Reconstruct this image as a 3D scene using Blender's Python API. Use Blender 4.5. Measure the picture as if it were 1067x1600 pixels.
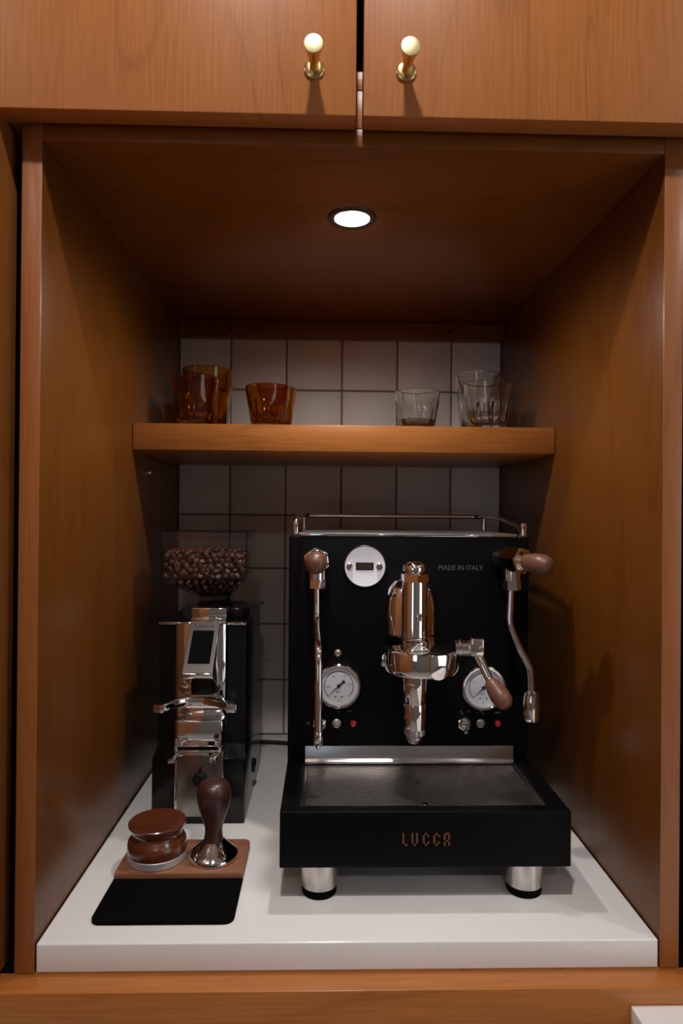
import bpy, bmesh, math, random
from mathutils import Vector, Matrix
random.seed(7)
for o in list(bpy.data.objects): bpy.data.objects.remove(o)
S = bpy.context.scene
C = S.collection
PI = math.pi

# ------------------------------------------------------------------ camera
cam_d = bpy.data.cameras.new('camera'); cam = bpy.data.objects.new('camera', cam_d); C.objects.link(cam)
S.camera = cam
cam_d.sensor_fit = 'VERTICAL'; cam_d.sensor_height = 36.0; cam_d.lens = 1040.0*36.0/1600.0
cam_d.clip_start = 0.02; cam_d.clip_end = 50
yaw, pitch, roll = 0.02492, 0.00314, 0.00827
f = Vector((math.sin(yaw), math.cos(yaw), 0)); r = Vector((math.cos(yaw), -math.sin(yaw), 0)); u = Vector((0, 0, 1))
f2 = math.cos(pitch)*f + math.sin(pitch)*u; u2 = -math.sin(pitch)*f + math.cos(pitch)*u
r3 = math.cos(roll)*r + math.sin(roll)*u2; u3 = -math.sin(roll)*r + math.cos(roll)*u2
M = Matrix((r3, u3, -f2)).transposed().to_4x4()
M.translation = Vector((0.27628, -0.64956, 0.41749))
cam.matrix_world = M
cam_d.dof.use_dof = True; cam_d.dof.focus_distance = 0.80; cam_d.dof.aperture_fstop = 9.0

# ------------------------------------------------------------------ world, lights, exposure
wd = bpy.data.worlds.new('World'); S.world = wd; wd.use_nodes = True
wd.node_tree.nodes['Background'].inputs[0].default_value = (0.5, 0.45, 0.42, 1)
wd.node_tree.nodes['Background'].inputs[1].default_value = 0.05
S.view_settings.view_transform = 'Standard'; S.view_settings.look = 'None'
S.view_settings.exposure = 0.0; S.view_settings.gamma = 1.0; S.view_settings.use_curve_mapping = False
CEIL = 1.5
DOWNLIGHTS = [(0.235, -0.60), (-0.95, -0.75), (1.55, -0.75), (0.30, -2.0), (-0.95, -2.0), (1.55, -2.0)]
DL_W = [45.0, 28.0, 18.0, 26.0, 20.0, 18.0]
NICHE_W = 6.6
def spot(name, loc, w, size, blend, rad, col):
    d = bpy.data.lights.new(name, 'SPOT'); d.energy = w; d.spot_size = size; d.spot_blend = blend
    d.shadow_soft_size = rad; d.color = col
    o = bpy.data.objects.new(name, d); C.objects.link(o); o.location = loc
    return o
for (x, y), w in zip(DOWNLIGHTS, DL_W):
    spot('downlight_lamp', (x, y, CEIL-0.012), w, math.radians(150), 0.6, 0.035, (1.0, 0.96, 0.955))
spot('niche_lamp', (0.3062, 0.1552, 0.7715), NICHE_W, math.radians(170), 0.62, 0.014, (1.0, 0.965, 0.93))

# ------------------------------------------------------------------ materials
def mat(name, col=(.8,.8,.8), rough=.5, metal=0, **kw):
    m = bpy.data.materials.new(name); m.use_nodes = True
    b = m.node_tree.nodes['Principled BSDF']
    b.inputs['Base Color'].default_value = (*col, 1); b.inputs['Roughness'].default_value = rough; b.inputs['Metallic'].default_value = metal
    for k, v in kw.items():
        k = {'coat':'Coat Weight','coatr':'Coat Roughness','trans':'Transmission Weight','ior':'IOR','spec':'Specular IOR Level',
             'emit':'Emission Strength','aniso':'Anisotropic'}.get(k, k)
        if k == 'ecol': b.inputs['Emission Color'].default_value = (*v, 1)
        else: b.inputs[k].default_value = v
    return m
def nd(m, t, **kw):
    n = m.node_tree.nodes.new(t)
    for k, v in kw.items(): setattr(n, k, v)
    return n
def ln(m, a, ao, b, bi): m.node_tree.links.new(a.outputs[ao], b.inputs[bi])
def ramp(m, stops):
    n = nd(m, 'ShaderNodeValToRGB'); e = n.color_ramp.elements
    while len(e) < len(stops): e.new(.5)
    for q, (p, c) in zip(e, stops): q.position = p; q.color = (*c, 1)
    return n
def wood(name, axis, light, dark, rough=.38, fine=400, coat=.2, big=1.0, bump=.08, spec=.5):
    m = mat(name, light, rough, coat=coat, coatr=.22, spec=spec); b = m.node_tree.nodes['Principled BSDF']
    tc = nd(m, 'ShaderNodeTexCoord')
    def mp(sc_along, sc_across):
        p = nd(m, 'ShaderNodeMapping'); s = [sc_across]*3; s['XYZ'.index(axis)] = sc_along
        p.inputs['Scale'].default_value = s; ln(m, tc, 'Object', p, 'Vector'); return p
    p1 = mp(14, fine); n1 = nd(m, 'ShaderNodeTexNoise'); n1.inputs['Scale'].default_value = 1; n1.inputs['Detail'].default_value = 4; ln(m, p1, 0, n1, 'Vector')
    p2 = mp(1.6*big, 9*big); n2 = nd(m, 'ShaderNodeTexNoise'); n2.inputs['Scale'].default_value = 1; n2.inputs['Detail'].default_value = 2; n2.inputs['Distortion'].default_value = .6; ln(m, p2, 0, n2, 'Vector')
    # contour lines of the broad noise read as cathedral figure
    mu = nd(m, 'ShaderNodeMath', operation='MULTIPLY'); mu.inputs[1].default_value = 9; ln(m, n2, 0, mu, 0)
    fr = nd(m, 'ShaderNodeMath', operation='PINGPONG'); fr.inputs[1].default_value = 1; ln(m, mu, 0, fr, 0)
    r2 = ramp(m, [(0, (0,0,0)), (.12, (.75,.75,.75)), (1, (1,1,1))]); ln(m, fr, 0, r2, 0)
    r1 = ramp(m, [(.3, (0,0,0)), (.7, (1,1,1))]); ln(m, n1, 0, r1, 0)
    mx = nd(m, 'ShaderNodeMix', data_type='FLOAT'); mx.inputs[0].default_value = .42; ln(m, r1, 0, mx, 2); ln(m, r2, 0, mx, 3)
    cr = ramp(m, [(0, dark), (1, light)]); ln(m, mx, 0, cr, 0); ln(m, cr, 0, b, 'Base Color')
    bp = nd(m, 'ShaderNodeBump'); bp.inputs['Strength'].default_value = bump; bp.inputs['Distance'].default_value = .001; ln(m, n1, 0, bp, 'Height'); ln(m, bp, 0, b, 'Normal')
    return m
def noisy(m, scale, lo, hi, detail=3, bump=0, dist=.0005):
    b = m.node_tree.nodes['Principled BSDF']; tc = nd(m, 'ShaderNodeTexCoord'); n = nd(m, 'ShaderNodeTexNoise')
    n.inputs['Scale'].default_value = scale; n.inputs['Detail'].default_value = detail; ln(m, tc, 'Object', n, 'Vector')
    cr = ramp(m, [(.3, lo), (.7, hi)]); ln(m, n, 0, cr, 0); ln(m, cr, 0, b, 'Base Color')
    if bump:
        bp = nd(m, 'ShaderNodeBump'); bp.inputs['Strength'].default_value = bump; bp.inputs['Distance'].default_value = dist
        ln(m, n, 0, bp, 'Height'); ln(m, bp, 0, b, 'Normal')
    return m
WL, WD = (.44, .150, .030), (.27, .084, .015)
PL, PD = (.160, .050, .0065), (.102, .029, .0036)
M_woodV = wood('cabinet_wood_vertical', 'Z', WL, WD)
M_woodH = wood('cabinet_wood_horizontal', 'X', WL, WD)
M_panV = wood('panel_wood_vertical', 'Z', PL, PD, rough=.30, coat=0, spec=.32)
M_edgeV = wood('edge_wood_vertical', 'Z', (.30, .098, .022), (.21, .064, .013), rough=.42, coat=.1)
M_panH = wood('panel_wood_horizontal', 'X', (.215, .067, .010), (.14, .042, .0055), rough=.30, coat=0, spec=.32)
M_woodY = wood('cabinet_wood_depth', 'Y', WL, WD)
M_walnut = wood('walnut', 'X', (.30, .12, .060), (.135, .050, .024), rough=.5, fine=420, coat=0, big=3)
M_walknob = wood('walnut_knob', 'Z', (.16, .062, .034), (.08, .030, .017), rough=.42, fine=300, coat=.1, big=3)
M_rose = wood('rosewood', 'X', (.125, .030, .009), (.045, .011, .005), rough=.2, fine=160, coat=.6, big=4)
M_darkwood = wood('dark_handle_wood', 'Z', (.055, .017, .012), (.026, .008, .007), rough=.38, fine=250, coat=.2, big=3)
M_quartz = noisy(mat('white_quartz', rough=.22, coat=.2, coatr=.1), 900, (.70,.67,.64), (.79,.77,.74), 2)
M_tile = noisy(mat('glazed_tile', rough=.48, spec=.35), 14, (.72,.64,.58), (.80,.72,.66), 3, .25, .002)
M_grout = noisy(mat('grout', rough=.9), 300, (.20,.15,.12), (.26,.20,.165))
M_black = noisy(mat('black_powder_coat', rough=.45, spec=.09), 1500, (.0022,.0022,.0022), (.0034,.0034,.0034), 1, .12, .0002)
M_blackg = mat('black_gloss_plastic', (.004,.004,.0045), .2, spec=.3)
M_blackm = mat('black_matte_plastic', (.005,.005,.005), .55, spec=.3)
M_rubber = noisy(mat('black_rubber', rough=.85, spec=.04), 900, (.002,.002,.002), (.004,.004,.0035), 2, .2, .0003)
M_chrome = mat('chrome', (.80,.79,.78), .06, 1)
M_steel = mat('brushed_steel', (.62,.59,.56), .26, 1, aniso=.5)
M_alu = mat('spun_aluminium', (.62,.60,.59), .55, .8)
M_fplate = mat('grinder_front_plate', (.34,.32,.30), .32, 1)
M_satin = mat('satin_steel', (.55,.52,.50), .38, 1)
M_plate = mat('perforated_steel', (.47,.43,.41), .40, 1)
M_pan = mat('dark_steel_pan', (.03,.028,.027), .5, .6)
M_brass = mat('brushed_brass', (.72,.50,.20), .25, 1)
M_brasst = mat('polished_brass_face', (.78,.66,.36), .42, 1)
M_copper = mat('copper_lettering', (.30,.13,.07), .45, 1)
M_silverp = mat('silver_print', (.20,.185,.17), .4, .6)
M_whitep = mat('white_print', (.75,.74,.72), .6)
M_blackp = mat('black_print', (.015,.015,.017), .6)
M_face = mat('white_dial', (.86,.86,.90), .5)
M_pid = mat('satin_disc', (.80,.79,.83), .5)
M_disp = mat('display_window', (.022,.012,.010), .15)
M_seg = mat('display_segments', (.075,.035,.028), .5)
M_screen = mat('grinder_screen', (.004,.0045,.006), .12, spec=.15)
M_red = mat('red_lens', (.42,.010,.012), .2, coat=.5)
M_grey = mat('clear_lens', (.30,.29,.28), .25, coat=.5)
M_bean = noisy(mat('roasted_bean', rough=.42), 120, (.055,.024,.012), (.15,.066,.032))
M_beand = mat('bean_fill', (.03,.012,.007), .7)
M_bronze = mat('bronze_trim', (.055,.028,.015), .45)
M_headface = mat('brushed_head_plate', (.30,.27,.255), .3, 1)
M_dark = mat('dark_void', (.004,.003,.0025), .9, spec=.02)  # near-black for shade in the pocket gaps; also on cabinet back and screws
M_white = mat('white_lacquer', (.78,.76,.74), .35)
M_paint = noisy(mat('room_paint', rough=.8), 6, (.19,.165,.15), (.22,.19,.17))
M_ceil = mat('ceiling_paint', (.70,.67,.63), .85)
M_floor = wood('floor_boards', 'X', (.36,.32,.29), (.26,.23,.205), rough=.5, fine=60, coat=0)
M_led = mat('led_lens', (1,1,1), .4, ecol=(1,.97,.92), emit=30)
M_dl = mat('downlight_lens', (1,1,1), .4, ecol=(1,.9,.8), emit=14)
M_win = mat('window_daylight', (.3,.4,.5), .3, ecol=(.55,.75,1), emit=2.6)
M_win2 = mat('window_bright', (.4,.4,.4), .3, ecol=(.95,.97,1), emit=1.5)
def glass(name, col, rough=0.0):
    return mat(name, col, rough, trans=1.0, ior=1.5)
M_clear = glass('clear_glass', (.97,.97,.96))
M_amber = glass('amber_glass', (.74,.38,.03))
def thin(name, tint, fac, rough=.05):
    m = bpy.data.materials.new(name); m.use_nodes = True; nt = m.node_tree; nt.nodes.clear()
    out = nd(m, 'ShaderNodeOutputMaterial'); t = nd(m, 'ShaderNodeBsdfTransparent'); t.inputs[0].default_value = (*tint, 1)
    g = nd(m, 'ShaderNodeBsdfGlossy'); g.inputs['Color'].default_value = (.9,.88,.9,1); g.inputs['Roughness'].default_value = rough
    lw = nd(m, 'ShaderNodeLayerWeight'); lw.inputs[0].default_value = .5
    pw = nd(m, 'ShaderNodeMath', operation='POWER'); pw.inputs[1].default_value = 4; ln(m, lw, 'Facing', pw, 0)
    mu = nd(m, 'ShaderNodeMath', operation='MULTIPLY'); mu.inputs[1].default_value = .7; ln(m, pw, 0, mu, 0)
    ad = nd(m, 'ShaderNodeMath', operation='ADD'); ad.inputs[1].default_value = .045+fac; ln(m, mu, 0, ad, 0)
    mx = nd(m, 'ShaderNodeMixShader'); ln(m, ad, 0, mx, 0); ln(m, t, 0, mx, 1); ln(m, g, 0, mx, 2); ln(m, mx, 0, out, 0)
    return m
M_smoke = thin('smoky_clear_plastic', (.84,.81,.83), .02)
M_lens = thin('gauge_glass', (.97,.97,.97), .0, .02)

# ------------------------------------------------------------------ geometry helpers
class G:
    def __init__(s): s.v = []; s.f = []
    def add(s, v, f):
        n = len(s.v); s.v += [tuple(p) for p in v]; s.f += [tuple(i+n for i in q) for q in f]; return s
    def bm(s, b):
        b.verts.index_update(); s.add([v.co[:] for v in b.verts], [[v.index for v in q.verts] for q in b.faces]); b.free(); return s
    def box(s, x0, x1, y0, y1, z0, z1, bev=0, seg=2):
        v = [(x, y, z) for x in (x0, x1) for y in (y0, y1) for z in (z0, z1)]
        fs = [(0,1,3,2), (4,6,7,5), (0,4,5,1), (2,3,7,6), (0,2,6,4), (1,5,7,3)]
        if not bev: return s.add(v, fs)
        b = bmesh.new(); vs = [b.verts.new(p) for p in v]
        for q in fs: b.faces.new([vs[i] for i in q])
        bmesh.ops.bevel(b, geom=b.edges[:], offset=bev, segments=seg, profile=.5, affect='EDGES', clamp_overlap=True)
        return s.bm(b)
    def prism(s, poly, axis, a, b_, bev=0, seg=2):
        # poly: 2D points in the two other axes (kept in xyz order), extruded from a to b_
        def P(p, t):
            if axis == 'X': return (t, p[0], p[1])
            if axis == 'Y': return (p[0], t, p[1])
            return (p[0], p[1], t)
        n = len(poly); v = [P(p, a) for p in poly] + [P(p, b_) for p in poly]
        fs = [tuple(range(n)), tuple(range(2*n-1, n-1, -1))] + [(i, n+i, n+(i+1) % n, (i+1) % n) for i in range(n)]
        b = bmesh.new(); vs = [b.verts.new(p) for p in v]
        for q in fs: b.faces.new([vs[i] for i in q])
        bmesh.ops.recalc_face_normals(b, faces=b.faces[:])
        if bev:
            bmesh.ops.bevel(b, geom=b.edges[:], offset=bev, segments=seg, profile=.5, affect='EDGES', clamp_overlap=True)
        return s.bm(b)
    def lathe(s, prof, c, d=(0,0,1), seg=40, sq=1.0, xdir=None):
        d = Vector(d).normalized(); a = Vector(xdir) if xdir else (Vector((1,0,0)) if abs(d.x) < .9 else Vector((0,1,0)))
        a = (a - d*a.dot(d)).normalized(); b = d.cross(a); c = Vector(c); v = []; fs = []
        for (rr, h) in prof:
            for k in range(seg):
                t = 2*PI*k/seg; v.append(c + d*h + a*(rr*math.cos(t)) + b*(rr*math.sin(t)*sq))
        for i in range(len(prof)-1):
            for k in range(seg):
                k2 = (k+1) % seg; fs.append((i*seg+k, i*seg+k2, (i+1)*seg+k2, (i+1)*seg+k))
        n = len(prof)
        if prof[0][0] > 1e-7: fs.append(tuple(range(seg-1, -1, -1)))
        if prof[-1][0] > 1e-7: fs.append(tuple((n-1)*seg+k for k in range(seg)))
        b_ = bmesh.new(); vs = [b_.verts.new(p) for p in v]
        for q in fs:
            try: b_.faces.new([vs[i] for i in q])
            except ValueError: pass
        bmesh.ops.remove_doubles(b_, verts=b_.verts[:], dist=1e-7)
        bmesh.ops.recalc_face_normals(b_, faces=b_.faces[:])
        return s.bm(b_)
    def cyl(s, p0, p1, rad, seg=32, bev=0.0006):
        p0 = Vector(p0); p1 = Vector(p1); L = (p1-p0).length
        return s.lathe([(rad-bev, 0), (rad, bev), (rad, L-bev), (rad-bev, L)], p0, p1-p0, seg)
    def hexa(s, p0, p1, rad, bev=.0006, rot=0):
        p0 = Vector(p0); p1 = Vector(p1); L = (p1-p0).length
        d = (p1-p0).normalized(); a = Vector((0,0,1)) if abs(d.z) < .9 else Vector((1,0,0))
        a = Matrix.Rotation(rot, 3, d) @ a
        return s.lathe([(rad-bev*2, 0), (rad, bev), (rad, L-bev), (rad-bev*2, L)], p0, d, 6, xdir=a)
    def tube(s, pts, rad, seg=14, sub=6, closed=False):
        pts = [Vector(p) for p in pts]; n = len(pts)
        rs = rad if isinstance(rad, (list, tuple)) else [rad]*n
        P = []; R = []
        for i in range(n-1):
            p0 = pts[max(i-1, 0)]; p1 = pts[i]; p2 = pts[i+1]; p3 = pts[min(i+2, n-1)]
            for k in range(sub):
                t = k/sub
                P.append(.5*((2*p1)+(p2-p0)*t+(2*p0-5*p1+4*p2-p3)*t*t+(3*p1-p0-3*p2+p3)*t**3)); R.append(rs[i]*(1-t)+rs[i+1]*t)
        P.append(pts[-1]); R.append(rs[-1])
        v = []; fs = []; up = None
        for i, p in enumerate(P):
            d = (P[min(i+1, len(P)-1)]-P[max(i-1, 0)]).normalized()
            if up is None: up = Vector((1,0,0)) if abs(d.x) < .8 else Vector((0,0,1))
            a = (up-d*up.dot(d)).normalized(); up = a; b = d.cross(a)
            for k in range(seg):
                t = 2*PI*k/seg; v.append(p+(a*math.cos(t)+b*math.sin(t))*R[i])
        for i in range(len(P)-1):
            for k in range(seg): k2 = (k+1) % seg; fs.append((i*seg+k, i*seg+k2, (i+1)*seg+k2, (i+1)*seg+k))
        fs.append(tuple(range(seg-1, -1, -1))); fs.append(tuple((len(P)-1)*seg+k for k in range(seg)))
        return s.add(v, fs)
    def text(s, txt, c, h, ext=.0002, normal='-Y', width=None, rotm=None):
        cu = bpy.data.curves.new('t', 'FONT'); cu.body = txt; cu.size = 1; cu.extrude = 0; cu.align_x = 'CENTER'; cu.align_y = 'CENTER'; cu.resolution_u = 3
        o = bpy.data.objects.new('t', cu); me = bpy.data.meshes.new_from_object(o)
        xs = [v.co.x for v in me.vertices]; ys = [v.co.y for v in me.vertices]
        cx, cy = (min(xs)+max(xs))/2, (min(ys)+max(ys))/2; k = h/(max(ys)-min(ys)); kx = k if not width else width/(max(xs)-min(xs))
        R = rotm if rotm else Matrix(((1,0,0), (0,0,-1), (0,1,0)))
        v = [Vector(c)+R @ Vector(((p.co.x-cx)*kx, (p.co.y-cy)*k, ext)) for p in me.vertices]
        s.add(v, [tuple(q.vertices) for q in me.polygons])
        bpy.data.meshes.remove(me); bpy.data.objects.remove(o); bpy.data.curves.remove(cu); return s
def root_loc(o):
    while o.parent: o = o.parent
    return o.location
def obj(name, g, m, parent=None, loc=None, label=None, cat=None, group=None, kind=None, sharp=35):
    off = root_loc(parent) if parent else Vector(loc if loc else (0,0,0))
    me = bpy.data.meshes.new(name); me.from_pydata([(p[0]-off[0], p[1]-off[1], p[2]-off[2]) for p in g.v], [], g.f)
    me.polygons.foreach_set('use_smooth', [True]*len(me.polygons)); me.update(); me.set_sharp_from_angle(angle=math.radians(sharp))
    me.materials.append(m)
    o = bpy.data.objects.new(name, me); C.objects.link(o)
    if parent: o.parent = parent
    else: o.location = off
    if label: o['label'] = label
    if cat: o['category'] = cat
    if group: o['group'] = group
    if kind: o['kind'] = kind
    return o
def thing(name, label, cat, loc, group=None):
    o = bpy.data.objects.new(name, None); C.objects.link(o); o.location = loc; o.empty_display_size = .02
    o['label'] = label; o['category'] = cat
    if group: o['group'] = group
    return o
def box(*a, **k): return G().box(*a, **k)

# ------------------------------------------------------------------ measures of the niche (metres)
W, H, D = .61, .7768, .6142
FLOOR = -.92

# ------------------------------------------------------------------ room
def struct(name, g, m, label, cat, parent=None): return obj(name, g, m, parent, None, label, cat, None, 'structure')
struct('floor', box(-2.2, 2.8, -3.0, .80, FLOOR-.05, FLOOR), M_floor, 'brown timber kitchen floor', 'floor')
struct('ceiling', box(-2.2, 2.8, -3.0, .80, CEIL, CEIL+.05), M_ceil, 'pale painted kitchen ceiling', 'ceiling')
struct('wall_left', box(-2.25, -2.2, -3.0, .80, FLOOR, CEIL), M_paint, 'painted kitchen wall on the left', 'wall')
struct('wall_right', box(2.8, 2.85, -3.0, .80, FLOOR, CEIL), M_paint, 'painted kitchen wall on the right', 'wall')
struct('wall_front', box(-2.2, 2.8, -3.05, -3.0, FLOOR, CEIL), M_paint, 'painted kitchen wall behind the viewer', 'wall')
wb = struct('wall_back', box(-2.2, 2.8, D+.0025, .80, FLOOR, CEIL), M_grout, 'wall behind the niche set with square white tiles and brown grout', 'wall')
def window(name, axis, c, a0, a1, z0, z1, m, label, sgn):
    def bx(g, u0, u1, w0, w1, d):
        lo, hi = sorted((c, c+sgn*d))
        return g.box(u0, u1, lo, hi, w0, w1) if axis == 'Y' else g.box(lo, hi, u0, u1, w0, w1)
    w = struct(name, bx(G(), a0, a1, z0, z1, .005), m, label, 'window'); e = .05
    for u0, u1, w0, w1 in ((a0-e, a0, z0-e, z1+e), (a1, a1+e, z0-e, z1+e), (a0, a1, z1, z1+e), (a0, a1, z0-e, z0), ((a0+a1)/2-.015, (a0+a1)/2+.015, z0, z1)):
        obj('frame_bar', bx(G(), u0, u1, w0, w1, .03), M_white, w)
window('window_1', 'Y', -3.0, -1.45, -.75, .05, 1.15, M_win, 'blue daylight window in the wall behind the viewer', 1)
window('window_2', 'X', 2.8, -2.85, -1.25, -.35, 1.15, M_win2, 'white daylight window in the right kitchen wall', -1)

# tiles, each its own piece
gx = [.001, .0965, .2015, .3065, .4118, .5153, .609]
gz = [.0005, .1036, .2083, .3137, .4149, .5330, .6517, .7560]
GR = .0016; tile_mesh = {}
for i in range(len(gx)-1):
    for j in range(len(gz)-1):
        x0, x1 = gx[i]+(GR if i else 0), gx[i+1]-(GR if i < 5 else 0); z0, z1 = gz[j]+(GR if j else .001), gz[j+1]-GR
        w, h = round(x1-x0, 3), round(z1-z0, 3)
        if (w, h) not in tile_mesh:
            o = obj('tile', box(-w/2, w/2, 0, .004, -h/2, h/2, bev=.0011), M_tile, wb); tile_mesh[(w, h)] = o.data
        else:
            o = bpy.data.objects.new('tile', tile_mesh[(w, h)]); C.objects.link(o); o.parent = wb
        o.location = ((x0+x1)/2, D-.0005+random.uniform(-.0005, .0005), (z0+z1)/2)
        o.rotation_euler = (random.uniform(-.006, .006), 0, random.uniform(-.006, .006))

# tall fillers that close the pockets beside the niche
t1_ = struct('trim_1', box(-.66, -.058, -.004, D, FLOOR, .7935), M_woodV, 'wood filler panel beside the pocket on the left', 'panel')
t2_ = struct('trim_2', box(.652, 1.25, -.004, D, -.0276, .7935), M_woodV, 'wood filler panel beside the pocket on the right', 'panel')

obj('gap_side_shade', box(-.0578, -.0570, .001, D-.001, -.0276, .793), M_dark, t1_); obj('gap_side_shade', box(.6510, .6518, .001, D-.001, -.0276, .793), M_dark, t2_)  # near-black sheets added so the pocket gaps look shaded
# ------------------------------------------------------------------ niche cabinet
nc = thing('niche_cabinet', 'open wooden niche cabinet framing the coffee machine and grinder', 'cabinet', (W/2, 0, -.0276))
TOPF = .7950
obj('side_panel', box(-.019, 0, .0014, D, -.0276, TOPF, bev=.0007), M_panV, nc)
obj('side_panel', box(W, W+.019, .0014, D, -.0276, TOPF, bev=.0007), M_panV, nc)
obj('top_panel', box(.0002, W-.0002, .0016, D, H, TOPF-.0003, bev=.0005), M_panH, nc)
for x0_, x1_ in ((-.019, 0), (W, W+.019)): obj('edge_band', box(x0_, x1_, 0, .0014, -.0276, TOPF, bev=.0005), M_edgeV, nc)
obj('edge_band', box(.0002, W-.0002, .0003, .0016, H, TOPF-.0003, bev=.0005), M_panH, nc)
obj('gap_floor_shade', box(-.0568, -.0192, .0012, D-.001, -.0280, -.0272), M_dark, nc); obj('gap_floor_shade', box(W+.0192, .6508, .0012, D-.001, -.0280, -.0272), M_dark, nc)  # added black sheets stand in for shade at the bottom of the gaps
br = obj('back_rail', box(.0005, W-.0005, D-.022, D-.004, .7456, H-.0004, bev=.0006), M_panH, nc)
for x, z in ((.0985, .7617), (.5075, .7617)):
    obj('screw', G().lathe([(0, .0006), (.0028, .0004), (.0034, 0)], (x, D-.0221, z), (0, -1, 0), 16), M_dark, br)
for y in (.398,):
    obj('shelf_pin', G().lathe([(.0035, 0), (.0035, .0025), (.0025, .004), (0, .004)], (0, y, .480), (1, 0, 0), 16), M_satin, nc)
obj('door', box(-.0525, -.0315, -.56, .019, -.0255, .7905, bev=.0015), M_woodV, nc, label='open wooden pocket door slid out beside the niche')

# ------------------------------------------------------------------ wall cabinet above with two doors
wc = thing('wall_cabinet', 'wooden wall cabinet with two brass-knobbed doors above the niche', 'cabinet', (W/2, .3, .797))
obj('filler_rail', box(-.66, 1.25, 0, .30, .7955, .8318, bev=.0005), M_woodH, wc)
obj('bottom_panel', box(-.66, 1.25, 0, D, .8328, .8508, bev=.0005), M_woodH, wc)
obj('back_panel', box(-.66, 1.25, D-.02, D, .8508, CEIL-.01), M_dark, wc)
obj('top_panel', box(-.66, 1.25, 0, D, 1.38, 1.398), M_woodH, wc)
def knob(x, z, y0, door):
    k = obj('knob', G().lathe([(.0046, .001), (.0040, .005), (.0042, .010), (.0056, .020), (.0074, .029), (.0086, .0335), (.0087, .0343)], (x, y0, z), (0, -1, 0), 40), M_brass, door, label='flared brass knob')
    obj('base_plate', G().lathe([(.0095, 0), (.0097, .0008), (.0095, .0022), (.0085, .0030), (.0046, .0034)], (x, y0, z), (0, -1, 0), 40), M_brass, k)
    obj('face', G().lathe([(.0087, .0343), (.0085, .0352), (.0078, .0355), (0, .0356)], (x, y0, z), (0, -1, 0), 40), M_brasst, k)
YD0, YD1 = -.030, -.006
d1 = obj('door', box(-.06, .3023, YD0, YD1, .7895, 1.37, bev=.0012), M_woodV, wc, label='left upper cabinet door')
d2 = obj('door', box(.3089, .672, YD0, YD1, .7895, 1.37, bev=.0012), M_woodV, wc, label='right upper cabinet door')
# knob depth is limited to three levels: the knob is a part of the cabinet, its plate and face are sub-parts
knob(.2628, .8315, YD0, wc); knob(.3486, .8312, YD0, wc)

# ------------------------------------------------------------------ base cabinet under the niche
bc = thing('base_cabinet', 'wooden base cabinet whose rail runs below the white worktop', 'cabinet', (W/2, .3, FLOOR))
obj('rail', box(-.66, 1.25, -.0262, .0, -.115, -.0282, bev=.0012), M_woodH, bc)
obj('body', box(-.66, 1.25, .0, D, FLOOR, -.0282), M_woodV, bc)
obj('drawer_front', box(-.655, 1.245, -.022, 0, -.60, -.118, bev=.001), M_woodH, bc)

# worktop
obj('worktop', box(.0012, W-.0012, .0008, D-.0006, -.0279, 0, bev=.0016, seg=3), M_quartz, None, (W/2, .3, -.0279), 'white quartz worktop slab under the espresso machine and grinder', 'worktop')
# white side counter at lower right
sc = thing('side_counter', 'corner of a low white counter in front of the wooden rail', 'counter', (.8, -.3, FLOOR))
obj('counter_top', box(.5685, 1.30, -.60, -.0268, -.085, -.0440, bev=.0012), M_white, sc)
obj('body', box(.60, 1.29, -.58, -.0268, FLOOR, -.085), M_white, sc)

# shelf
obj('shelf', box(.0008, W-.0008, .309, D-.006, .5075, .5455, bev=.0009), M_woodH, None, (W/2, .45, .5075), 'thick wooden shelf across the niche holding the glasses', 'shelf')

# recessed niche light
rl = thing('recessed_light', 'round recessed light shining in the top of the niche', 'light', (.3062, .1552, H))
obj('trim_ring', G().lathe([(.0215, -.0005), (.0215, -.0022), (.0255, -.0034), (.0290, -.0030), (.0300, -.0003)], (.3062, .1552, H), (0, 0, 1), 48), M_bronze, rl)
obj('lens', G().lathe([(0, -.0028), (.012, -.0026), (.0190, -.0020), (.0212, -.0010), (.0212, -.0003)], (.3062, .1552, H), (0, 0, 1), 48), M_led, rl)
# kitchen downlights
for n, (x, y) in enumerate(DOWNLIGHTS):
    dl = thing('ceiling_downlight', 'round recessed downlight in the kitchen ceiling', 'light', (x, y, CEIL), 'kitchen ceiling downlights')
    obj('trim_ring', G().lathe([(.047, -.001), (.047, -.005), (.062, -.004), (.064, -.0003)], (x, y, CEIL), (0, 0, 1), 32), M_white, dl)
    obj('lens', G().lathe([(0, -.003), (.046, -.003), (.046, -.0005)], (x, y, CEIL), (0, 0, 1), 32), M_dl, dl)

# ------------------------------------------------------------------ espresso machine
XL, XR, YB, YK = .2305, .5430, .205, .465
em = thing('espresso_machine', 'matte black espresso machine with chrome group and walnut handles', 'coffee machine', ((XL+XR)/2, .26, 0))
body = obj('body', box(XL, XR, YB+.007, YK, .0405, .3905, bev=.004, seg=3), M_black, em)
fp = obj('front_panel', box(.2458, .5240, YB, YB+.0068, .095, .3895, bev=.001), M_black, em)
obj('top_edge', box(.2462, .5236, YB-.0008, YB+.008, .3893, .3922, bev=.0008), M_chrome, em, label='polished strip along the top of the front panel')
obj('cup_tray', G().box(XL+.012, XR-.012, YB+.02, YK-.012, .3903, .3925, bev=.0008), M_satin, em)
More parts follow.
